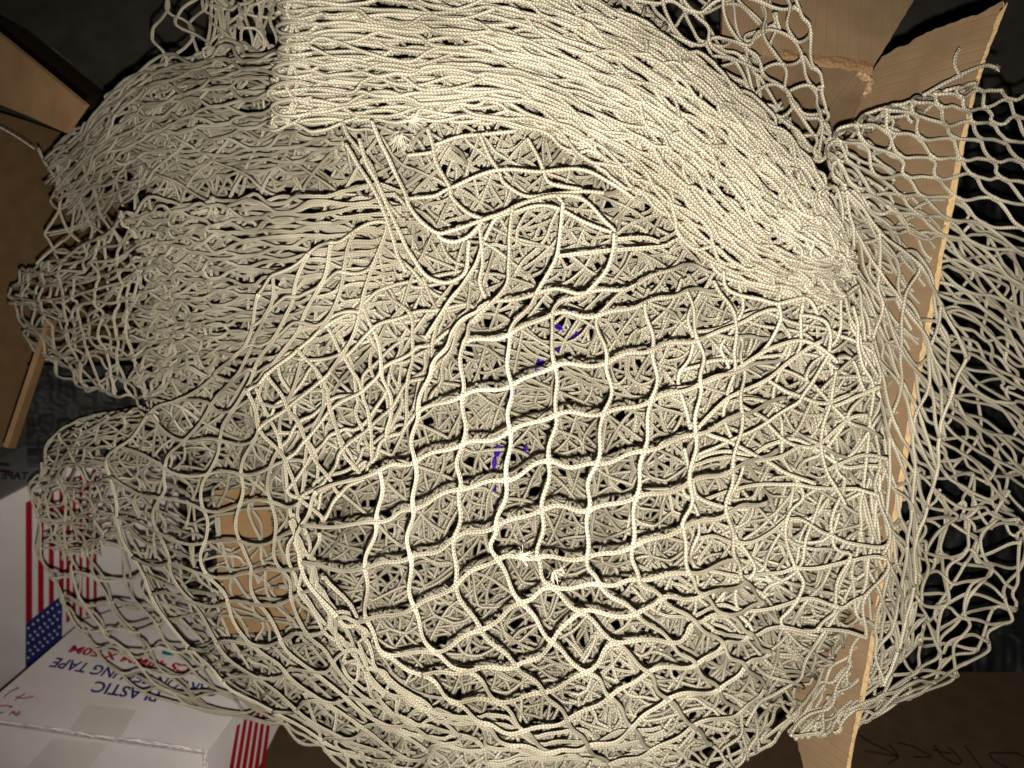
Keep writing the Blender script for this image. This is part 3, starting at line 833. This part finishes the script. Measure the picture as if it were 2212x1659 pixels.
# ---- second sheet between D and the centre
BN = [[(545, 850), (670, 730), (820, 630), (1010, 590)], [(590, 950), (730, 820), (870, 715), (1010, 680)], [(640, 1070), (765, 925), (880, 815), (990, 750)], [(690, 1120), (790, 1005), (870, 925), (940, 850)]]
f = fold('open_sheet', 'half hidden sheet of slanting squares left of the bright middle panel')
add_cords(patch([[(x, y, .505) for x, y in r] for r in BN], 7, 4, 'sq', 81, jit=12, zj=.008, crum=10), f, 8, 1600)
link('under_ply', tubes_mesh('under_ply', patch([[(x, y, .535) for x, y in r] for r in BN], 8, 5, 'sq', 82, jit=20, zj=.008, crum=26), 7, RAD, CORD, 3), f, kind='stuff')

# ---- E: the raised open panel in the middle, cord by cord
ND = {}
COLS = {   # joints of the panel, down each lengthwise cord; rows A..L
    'y': (t8, 'D-160,-130 E-255,85 F-265,330 G-20,690'),
    'z': (t8, 'D250,-269 E228,65 F155,365 G165,700 H285,925 I530,1060 J720,1230 K920,1372 L1100,1520'),
    'a': (t8, 'A223,-1359 1-17,-1159 2-147,-939 C-237,-649 D480,-324 E467,-19 F450,295 G475,620 H610,910 I825,1037 J1010,1232 K1185,1420 L1360,1560'),
    'b': (t8, 'A935,-1345 3865,-1240 B800,-1099 C790,-754 D790,-439 E770,-144 F735,170 G745,475 H905,765 I1130,1000 J1310,1170 K1465,1350 L1600,1520 M1740,1640'),
    'c': (t8, 'A1265,-1414 B1095,-1154 C1105,-819 D1095,-524 E1070,-204 F1005,95 G1015,310 H1165,590 I1365,845 J1590,1040 K1740,1200 L1885,1400 M2010,1550'),
    'd': (t8, 'A1590,-1419 B1370,-1279 C1385,-944 D1395,-629 E1345,-329 F1300,-10 G1275,295 H1365,490 I1550,650 J1780,850 K1990,1040 L2120,1215 M2280,1390 N2400,1510'),
    'e': (t8, 'A1910,-1469 B1670,-1274 C1720,-964 D1705,-639 E1660,-314 F1605,-10 G1595,295 H1675,470 I1910,660 J2140,850 K2300,990 L2450,1150 M2590,1300'),
    'f': (t8, 'A2200,-1590 B1970,-1354 C2020,-1049 D2010,-719 E1965,-394 F1915,-95 G1890,225 H1930,440 I2080,560 J2300,720 K2480,860 L2620,1000 M2750,1140'),
    'g': (t8, 'A2440,-1550 B2240,-1430 C2310,-1110 D2330,-830 E2300,-500 F2260,-190 G2215,110 H2260,400 I2350,540 J2500,670 K2650,790 L2780,910'),
    'h': (t8, 'B2480,-1450 C2590,-1130 D2610,-930 E2600,-630 F2540,-270 G2500,20 H2560,310 I2630,460 J2740,590'),
    'i': (t8, 'C2860,-1150 D2900,-1010 E2880,-740 F2830,-400 G2760,-60')}
for c_, (tf, txt) in COLS.items():
    for w in txt.split():
        x_, y_ = w[1:].split(',')
        ND[w[0] + c_] = np.array(tf(float(x_), float(y_)))
ND['Ca'] = np.array(t5(500, 1010)); ND['Aa'] = np.array(t5(960, 300)); ND['1a'] = np.array(t5(720, 500)); ND['2a'] = np.array(t5(590, 720))


def ez(x, y):
    """the raised panel is a dome that sinks to the heap at its rim"""
    d = ((x - 1190) / 430) ** 2 + ((y - 1030) / 480) ** 2
    return .418 + .045 * np.clip(d, 0, 3.0) ** 1.15 + .012 * (y < 760) * (760 - y) / 120.0


def ecord(keys, seed, ext0=None, ext1=None, up=0):
    q = [ND[k_] if isinstance(k_, str) else np.array(k_, float) for k_ in keys]
    q = np.array(q, float)
    n = len(q); m = 14
    t = np.linspace(0, n - 1, (n - 1) * m + 1)
    c = cr1(q, t)
    tt = np.gradient(c, axis=0); tt /= np.linalg.norm(tt, axis=1)[:, None] + 1e-9
    nn = np.stack([-tt[:, 1], tt[:, 0]], 1)
    r_ = np.random.RandomState(seed)
    amp = np.repeat(r_.normal(0, 4.5, n - 1), m); amp = np.append(amp, amp[-1])
    c = c + nn * (np.sin(math.pi * t) ** 2 * amp + np.sin(2 * math.pi * t) * r_.choice([-1, 1]) * 3.4)[:, None]
    z = ez(c[:, 0], c[:, 1]) + .004 * vnoise(c[:, 0] / 90, c[:, 1] / 90, 77) - up * .0009 * np.cos(math.pi * t)
    e_ = np.clip(1 - (n - 1 - t) / 1.2, 0, 1)
    z = z + .012 * e_ * e_ * (3 - 2 * e_)
    p = P(c[:, 0], c[:, 1], z)
    return np.concatenate([p, (1 + .38 * np.exp(-(np.abs(t - np.round(t)) * 11) ** 2))[:, None]], 1)


f = fold('open_panel', 'bright raised panel of square mesh standing over the middle of the heap')
ep_ = []
for n_, c_ in enumerate('zabcdefgh'):
    ep_.append(ecord([w[0] + c_ for w in COLS[c_][1].split() if not (w[0] == 'A' and c_ in 'fg') and not (w[0] == 'B' and c_ == 'h')], 300 + n_, up=1))
ep_.append(ecord(['Dy', 'Ey', 'Fy', 'Gy', 'Gz'], 320, up=1))
for n_, r in enumerate('ABCDEFGHIJKLM'):
    ks = [r + c_ for c_ in 'yzabcdefghi' if r + c_ in ND]
    if r == 'C':
        ks = [k_ for k_ in ks if k_ != 'Ca'] if False else ks
    ep_.append(ecord(ks, 340 + n_, up=-1))
add_cords(ep_, f, 10, 1700)

# ---- loops above the panel
LOOPS = [
    ([(200, 780), (260, 930), (330, 1090), (410, 1250), (440, 1340), (520, 1440), (620, 1510), (730, 1490), (880, 1440), (1040, 1380), (1200, 1310), (1400, 1270), (1560, 1290), (1700, 1420), (1770, 1500), (1780, 1580), (1740, 1700)], .452),
    ([(120, 900), (170, 1070), (240, 1200), (300, 1340), (390, 1530), (450, 1650), (560, 1790), (700, 1830), (800, 1760), (830, 1560)], .465),
    ([(30, 930), (90, 1040), (160, 1150), (260, 1330), (340, 1550), (370, 1660), (420, 1760)], .47),
    ([(560, 830), (590, 940), (620, 1060), (700, 1210), (720, 1280), (820, 1380), (920, 1420)], .462),
    ([(440, 1290), (600, 1270), (700, 1220), (1000, 1110), (1310, 1110), (1550, 1100), (1750, 1190), (1900, 1290)], .463),
    ([(590, 950), (750, 890), (900, 870), (1130, 850)], .466), ([(430, 1010), (600, 985), (640, 930)], .47),
    ([(900, 870), (960, 1020), (1020, 1110), (1060, 1190), (1200, 1270), (1390, 1260), (1560, 1240), (1700, 1250)], .465),
    ([(1210, 900), (1280, 1030), (1310, 1110), (1360, 1190), (1560, 1230)], .468),
    ([(620, 1510), (650, 1550), (730, 1570), (820, 1540), (890, 1470), (910, 1430)], .456),
    ([(1440, 1320), (1422, 1480), (1400, 1640), (1360, 1740), (1265, 1904)], .437), ([(1400, 1270), (1440, 1320)], .45),
    ([(1770, 1510), (1762, 1620), (1720, 1750), (1610, 1880), (1590, 1899)], .437),
    ([(890, 1430), (905, 1560), (920, 1700), (900, 1830), (930, 1930)], .458), ([(1110, 1340), (1095, 1500), (1090, 1700), (1070, 1850), (970, 1970), (860, 2070)], .447),
    ([(2060, 1570), (1960, 1545), (1790, 1555)], .47), ([(2160, 1560), (2080, 1600), (1800, 1620), (1590, 1640), (1400, 1660)], .455),
    ([(900, 1480), (920, 1560), (1000, 1420), (1150, 1370), (1300, 1330), (1440, 1370), (1600, 1450), (1760, 1510)], .47),
    ([(10, 800), (60, 900), (200, 1080), (250, 1240), (380, 1420)], .475), ([(920, 1560), (900, 1640), (860, 1740), (780, 1860), (700, 1960), (540, 2200)], .46)]
f = fold('loose_loops', 'big loose loops of cord above the open panel')
add_cords([trace(p_, z_, t2, seed=i) for i, (p_, z_) in enumerate(LOOPS)], f, 10, 1800)
link('under_ply', tubes_mesh('under_ply', fill([(780, 265), (1030, 262), (1180, 290), (1330, 360), (1480, 440), (1540, 540), (1300, 560), (1090, 600), (1020, 620), (900, 560), (840, 420)], -.02, 86, .7, .5, 811, 40, .014, kind='sq')
     + fill([(780, 265), (1030, 262), (1180, 290), (1330, 360), (1480, 440), (1540, 540), (1300, 560), (1090, 600), (1020, 620), (900, 560), (840, 420)], -.008, 80, .4, 1.3, 851, 50, .014), 7, RAD, CORD, 3), f, kind='stuff')

# ---- right of the panel: slack cords over the dense heap
GC = [
    ([(760, 380), (870, 400), (950, 470), (950, 620), (900, 720), (790, 900), (740, 960), (560, 1070), (300, 1210), (100, 1290)], .475), ([(600, 300), (640, 340), (620, 450), (540, 590), (400, 720)], .478),
    ([(200, 160), (250, 230), (330, 370), (350, 450), (340, 600), (350, 740), (290, 900)], .465), ([(-20, 560), (110, 540), (350, 440), (520, 370), (620, 350)], .468),
    ([(-20, 850), (110, 840), (330, 740), (540, 620), (760, 550), (900, 600), (1000, 690)], .470), ([(60, 1160), (260, 960), (400, 870), (570, 790), (760, 640), (900, 560)], .468),
    ([(1000, 740), (960, 950), (900, 1200), (940, 1400), (1060, 1620)], .484), ([(560, 810), (680, 880), (790, 930), (930, 960), (1080, 900)], .48),
    ([(100, 1130), (280, 1200), (530, 1330), (680, 1410), (860, 1470)], .474), ([(540, 1080), (640, 1180), (760, 1240), (880, 1230), (1080, 1060), (1200, 1030)], .478),
    ([(1110, 330), (1140, 500), (1160, 700), (1240, 850), (1220, 1050), (1200, 1290), (1180, 1450)], .495), ([(940, 990), (1100, 920), (1280, 850)], .49),
    ([(940, 1390), (1080, 1320), (1200, 1290), (1330, 1320)], .488), ([(380, 960), (540, 1060), (560, 1080)], .478), ([(80, 1350), (300, 1310), (540, 1330), (760, 1230)], .472),
    ([(260, 90), (300, 220), (480, 280), (620, 310), (790, 270), (880, 380)], .476), ([(780, 300), (770, 420), (770, 560), (740, 640)], .478), ([(1060, 260), (1090, 400), (1150, 520), (1180, 640), (1260, 780)], .497),
    ([(20, 1250), (60, 1450), (100, 1560), (230, 1620), (420, 1640)], .47), ([(990, 790), (1100, 790), (1220, 780)], .494), ([(990, 1080), (1110, 1050), (1230, 1040)], .494)]
f = fold('slack_cords', 'slack long cords crossing the dense right side of the heap')
add_cords([trace(p_, z_, t6, seed=50 + i, wob=3) for i, (p_, z_) in enumerate(GC)], f, 9, 1900)
GP = [(1330, 640), (1600, 560), (1790, 640), (1880, 700), (1920, 1000), (1890, 1300), (1790, 1450), (1640, 1560), (1400, 1640), (1200, 1600), (1300, 1300), (1480, 1180), (1480, 900)]
link('under_ply', tubes_mesh('under_ply', fill(GP, -.028, 88, .75, .55, 901, 40, .012, kind='sq') + fill(GP, -.016, 76, .42, 1.0, 931, 60, .012) + fill(GP, -.010, 76, .35, 2.4, 961, 60, .012), 7, RAD, CORD, 3), f, kind='stuff')

GS = [[(1180, 1300), (1290, 1250), (1400, 1190), (1500, 1120)], [(1270, 1400), (1380, 1350), (1490, 1290), (1600, 1200)], [(1350, 1500), (1460, 1450), (1580, 1380), (1690, 1290)], [(1400, 1590), (1520, 1540), (1640, 1460), (1750, 1360)]]
GR = [[(1500, 650), (1620, 600), (1750, 640), (1860, 720)], [(1480, 800), (1620, 760), (1760, 780), (1880, 840)], [(1480, 950), (1620, 930), (1770, 930), (1900, 970)], [(1480, 1100), (1630, 1090), (1780, 1090), (1900, 1110)],
      [(1500, 1250), (1640, 1240), (1780, 1230), (1890, 1240)], [(1520, 1400), (1640, 1390), (1760, 1370), (1850, 1370)]]
add_cords(patch([[(x, y, .50) for x, y in r] for r in GR], 4, 9, 'sq', 921, jit=24, zj=.008, crum=16, bow=.1), f, 8, 1980)
CW = [[(1830, 420, .525), (1930, 520, .53), (2020, 640, .54), (2080, 780, .56)], [(1845, 560, .525), (1915, 680, .535), (1990, 800, .545), (2040, 930, .56)], [(1860, 720, .525), (1910, 840, .535), (1965, 960, .55), (2010, 1080, .565)],
      [(1870, 900, .53), (1905, 1010, .54), (1945, 1110, .55), (1985, 1210, .565)], [(1870, 1080, .53), (1895, 1180, .54), (1925, 1270, .55), (1960, 1350, .565)], [(1850, 1240, .53), (1870, 1330, .54), (1890, 1410, .55), (1910, 1490, .56)]]
CW = [list(r) for r in zip(*CW)]
f = fold('draped_fold', 'stretched mesh draped over the cut edge of the carton wall at right')
link('upper_ply', tubes_mesh('upper_ply', patch(CW, 18, 4, 'dia', 941, jit=9, zj=.005, crum=8, vary=.5) + patch(CW, 9, 4, 'sq', 943, dz=-.01, jit=12, zj=.006, crum=10), 8, RAD, CORD, 9), f, kind='stuff')

# ---- H: fold hanging out over the carton's cut wall
BH = [[(2092, 182, .53), (2150, 188, .535), (2230, 212, .54), (2300, 250, .55)], [(2000, 206, .53), (2090, 252, .535), (2185, 300, .545), (2300, 355, .555)],
      [(1900, 240, .53), (2010, 312, .54), (2130, 372, .55), (2300, 460, .56)], [(1806, 300, .525), (1925, 385, .54), (2070, 448, .555), (2300, 565, .57)],
      [(1812, 385, .53), (1910, 460, .545), (2040, 530, .56), (2290, 670, .58)], [(1825, 480, .535), (1900, 540, .55), (2010, 610, .565), (2260, 760, .59)]]
BH = [[(r[0][0] + 8, r[0][1] + 34, r[0][2] + .05)] + r for r in BH]
BH = [list(r) for r in zip(*BH)]
f = fold('hanging_fold', 'fringe of oval meshes hanging out over the cut carton wall at right')
add_cords(patch(BH, 18, 11, 'dia', 91, jit=7, zj=.004, K=9, gap=.42, flat=1.05, vary=.15), f, 10, 2000)
link('under_ply', tubes_mesh('under_ply', patch([[(x - 10, y + 12, z + .018) for x, y, z in r] for r in BH], 20, 11, 'dia', 92, jit=14, zj=.004, mask=[(1780, 300), (1900, 235), (1990, 215), (1950, 330), (1900, 520), (1820, 520)]), 8, RAD, CORD, 3), f, kind='stuff')
tp_ = [trace([(2030, 185), (2075, 162), (2108, 147), (2130, 142), (2152, 147)], .53), trace([(2075, 163), (2064, 140), (2066, 120), (2072, 108)], .528), trace([(1995, 205), (2050, 175), (2080, 163)], .53)]
add_cords(tp_, f, 10, 2050)
BH2 = [[(1830, 400, .53), (1960, 440, .545), (2090, 490, .56), (2240, 590, .58)], [(1830, 480, .53), (1940, 560, .55), (2080, 640, .57), (2240, 760, .59)],
       [(1840, 560, .535), (1930, 680, .555), (2060, 790, .58), (2240, 910, .60)], [(1850, 640, .54), (1910, 780, .56), (2040, 900, .585), (2210, 1030, .605)], [(1860, 740, .54), (1900, 880, .56), (2000, 1000, .585), (2150, 1130, .605)]]
BH2 = [list(r) for r in zip(*BH2)]
add_cords(patch(BH2, 15, 5, 'dia', 93, jit=14, zj=.006, K=11, crum=12), f, 8, 2100)
link('under_ply', tubes_mesh('under_ply', patch([[(x + 30, y - 10, z + .015) for x, y, z in r] for r in BH2], 16, 5, 'dia', 94, jit=20, zj=.008, crum=26) +
     patch([[(x + 60 * (i > 1), y, z + .03) for x, y, z in r] for i, r in enumerate(BH2)], 10, 9, 'sq', 95, jit=24, zj=.01, crum=30, mask=[(1950, 400), (2260, 400), (2260, 1200), (2060, 1100), (1990, 800)]), 8, RAD, CORD, 3), f, kind='stuff')

# ---- I: lower right fringe
BI = [[(1870, 960), (1950, 1000), (2050, 1050), (2140, 1090), (2215, 1110)], [(1885, 1100), (1955, 1130), (2035, 1140), (2110, 1170), (2208, 1170)], [(1900, 1200), (1960, 1230), (2020, 1250), (2090, 1250), (2190, 1280)],
      [(1880, 1300), (1940, 1320), (2010, 1330), (2050, 1370), (2160, 1345)], [(1850, 1400), (1900, 1420), (1960, 1430), (2010, 1450), (2100, 1438)], [(1790, 1490), (1840, 1495), (1875, 1510), (1895, 1528), (1990, 1490)],
      [(1730, 1555), (1770, 1560), (1800, 1572), (1832, 1558), (1890, 1531)]]
f = fold('fringe', 'open ragged fringe hanging at the lower right past the carton wall')
add_cords(patch([[(x, y, .57 + .00008 * (x - 1850)) for x, y in r] for r in BI], 6, 9, 'sq', 96, jit=20, zj=.008, crum=14, bow=.15), f, 9, 2200)
link('under_ply', tubes_mesh('under_ply', patch([[(x - 14, y - 8, .60) for x, y in r] for r in BI], 7, 10, 'sq', 97, jit=26, zj=.01, crum=24) +
     patch([[(x - 30, y, .585) for x, y in r[:3]] for r in BI], 10, 8, 'dia', 98, jit=22, zj=.008, crum=20), 8, RAD, CORD, 3), f, kind='stuff')

# ---- lower rim
BZ = [[(668, 1150), (652, 1130), (640, 1105)], [(690, 1245), (668, 1255), (650, 1265)], [(770, 1340), (752, 1375), (735, 1405)], [(800, 1440), (790, 1485), (775, 1520)], [(905, 1500), (900, 1545), (890, 1590)], [(1040, 1550), (1040, 1590), (1040, 1630)], [(1160, 1575), (1170, 1605), (1180, 1640)],
      [(1300, 1585), (1320, 1620), (1340, 1655)], [(1430, 1570), (1450, 1600), (1480, 1640)]]
f = fold('rim_fold', 'curved strands gathered along the lower rim of the heap')
add_cords(patch([[(x, y, .515 + .025 * k_) for k_, (x, y) in enumerate(r)] for r in BZ], 7, 12, 'dia', 98, jit=24, zj=.012), f, 9, 2300)
LOWR = [(640, 1330), (760, 1420), (860, 1540), (1000, 1620), (1300, 1640), (1500, 1600), (1640, 1540), (1700, 1500), (1660, 1600), (1560, 1700), (900, 1700), (720, 1620), (600, 1540), (560, 1440)]
BOT = [[(640, 1500), (780, 1560), (950, 1600), (1150, 1620), (1350, 1620), (1500, 1580), (1620, 1530), (1700, 1490)], [(680, 1590), (780, 1620), (950, 1650), (1150, 1665), (1350, 1665), (1520, 1630), (1650, 1570), (1735, 1510)],
       [(740, 1660), (800, 1700), (950, 1730), (1150, 1740), (1350, 1740), (1520, 1690), (1640, 1610), (1720, 1540)]]
add_cords(patch([[(x, y, .59) for x, y in r] for r in BOT], 14, 3, 'sq', 99, jit=14, zj=.01, crum=14), f, 8, 2350)
link('under_ply', tubes_mesh('under_ply', fill(LOWR, .0, 66, .6, .7, 1001, 40, .014, kind='sq') + fill(LOWR, .015, 60, .4, 2.2, 1031, 40, .014) + fill(LOWR, -.03, 70, .35, .2, 1061, 40, .012), 7, RAD, CORD, 3), f, kind='stuff')

# ---- frayed ends and fluff
def fray(tf, x, y, z, n, size, seed, ang=None):
    r_ = np.random.RandomState(seed); ps = []
    for i in range(n):
        a = r_.uniform(0, 6.28) if ang is None else r_.normal(ang, .7)
        L = size * r_.uniform(.4, 1.1); k_ = r_.normal(0, .9)
        t = np.linspace(0, 1, 9); aa = a + k_ * t
        X = x + r_.normal(0, size * .12) + np.cumsum(np.cos(aa)) / 9 * L; Y = y + r_.normal(0, size * .12) + np.cumsum(np.sin(aa)) / 9 * L
        X, Y = tf(X, Y)
        ps.append(P(X, Y, z - .002 - .006 * t * r_.uniform(0, 1)))
    link('frayed_fibres', tubes_mesh('frayed_fibres', ps, 4, .00010, FIBRE, seed), net)
idt = lambda x, y: (x, y)
fray(t2, 380, 860, .455, 40, 130, 1, 1.6); fray(t2, 440, 780, .455, 40, 110, 2, .2)
fray(t8, 1150, 290, .418, 30, 90, 3, .2); fray(t8, 1370, 390, .43, 30, 80, 4, 1.)
fray(idt, 1830, 588, .485, 40, 16, 5); fray(idt, 2152, 147, .528, 30, 9, 6, .6); fray(idt, 2071, 107, .526, 14, 5, 7, -1.2)

# ---- violet plastic deep under the panel
vb = thing('plastic_bag', 'crumpled violet plastic showing in specks between the cords under the open panel', 'bag', P(1150, 880, .58))
for k_, (x, y, a, l, w) in enumerate(((1065, 1060, 2.0, 14, 9), (1068, 1000, 1.7, 18, 7), (1135, 972, 1.9, 15, 6), (1075, 975, 1.8, 16, 10), (1165, 788, 2.2, 18, 12), (1105, 850, 2.1, 26, 9), (1208, 748, 2.0, 16, 9), (1240, 727, 2.2, 16, 9), (1205, 706, .5, 16, 8), (1238, 670, .6, 12, 8))):
    u, v = np.meshgrid(np.linspace(-1, 1, 9), np.linspace(-1, 1, 7), indexing='ij')
    u, v = u * np.sqrt(1 - v * v / 2), v * np.sqrt(1 - u * u / 2)
    X = x + math.cos(a) * u * l * .75 - math.sin(a) * v * w * .75; Y = y + math.sin(a) * u * l * .75 + math.cos(a) * v * w * .75
    V = P(X, Y, .592 + .006 * vnoise(u * 2.2 + 5 + k_, v * 2.2 + 5, 55)).reshape(-1, 3)
    link('film', pymesh('film', V, [(i * 7 + j, i * 7 + j + 1, (i + 1) * 7 + j + 1, (i + 1) * 7 + j) for i in range(8) for j in range(6)], VIOLET), vb)

bpy.context.view_layer.update()
for o in list(bpy.data.objects):
    if o.parent is not None and o.parent.parent is None:
        o.matrix_parent_inverse = o.parent.matrix_world.inverted()
    if o.type == 'MESH':
        N_TRI[0] += sum(len(p.vertices) - 2 for p in o.data.polygons) if len(o.data.polygons) < 5000 else 2 * len(o.data.polygons)
print('triangles', N_TRI[0], 'cords', len([o for o in bpy.data.objects if o.name.startswith('cord')]))
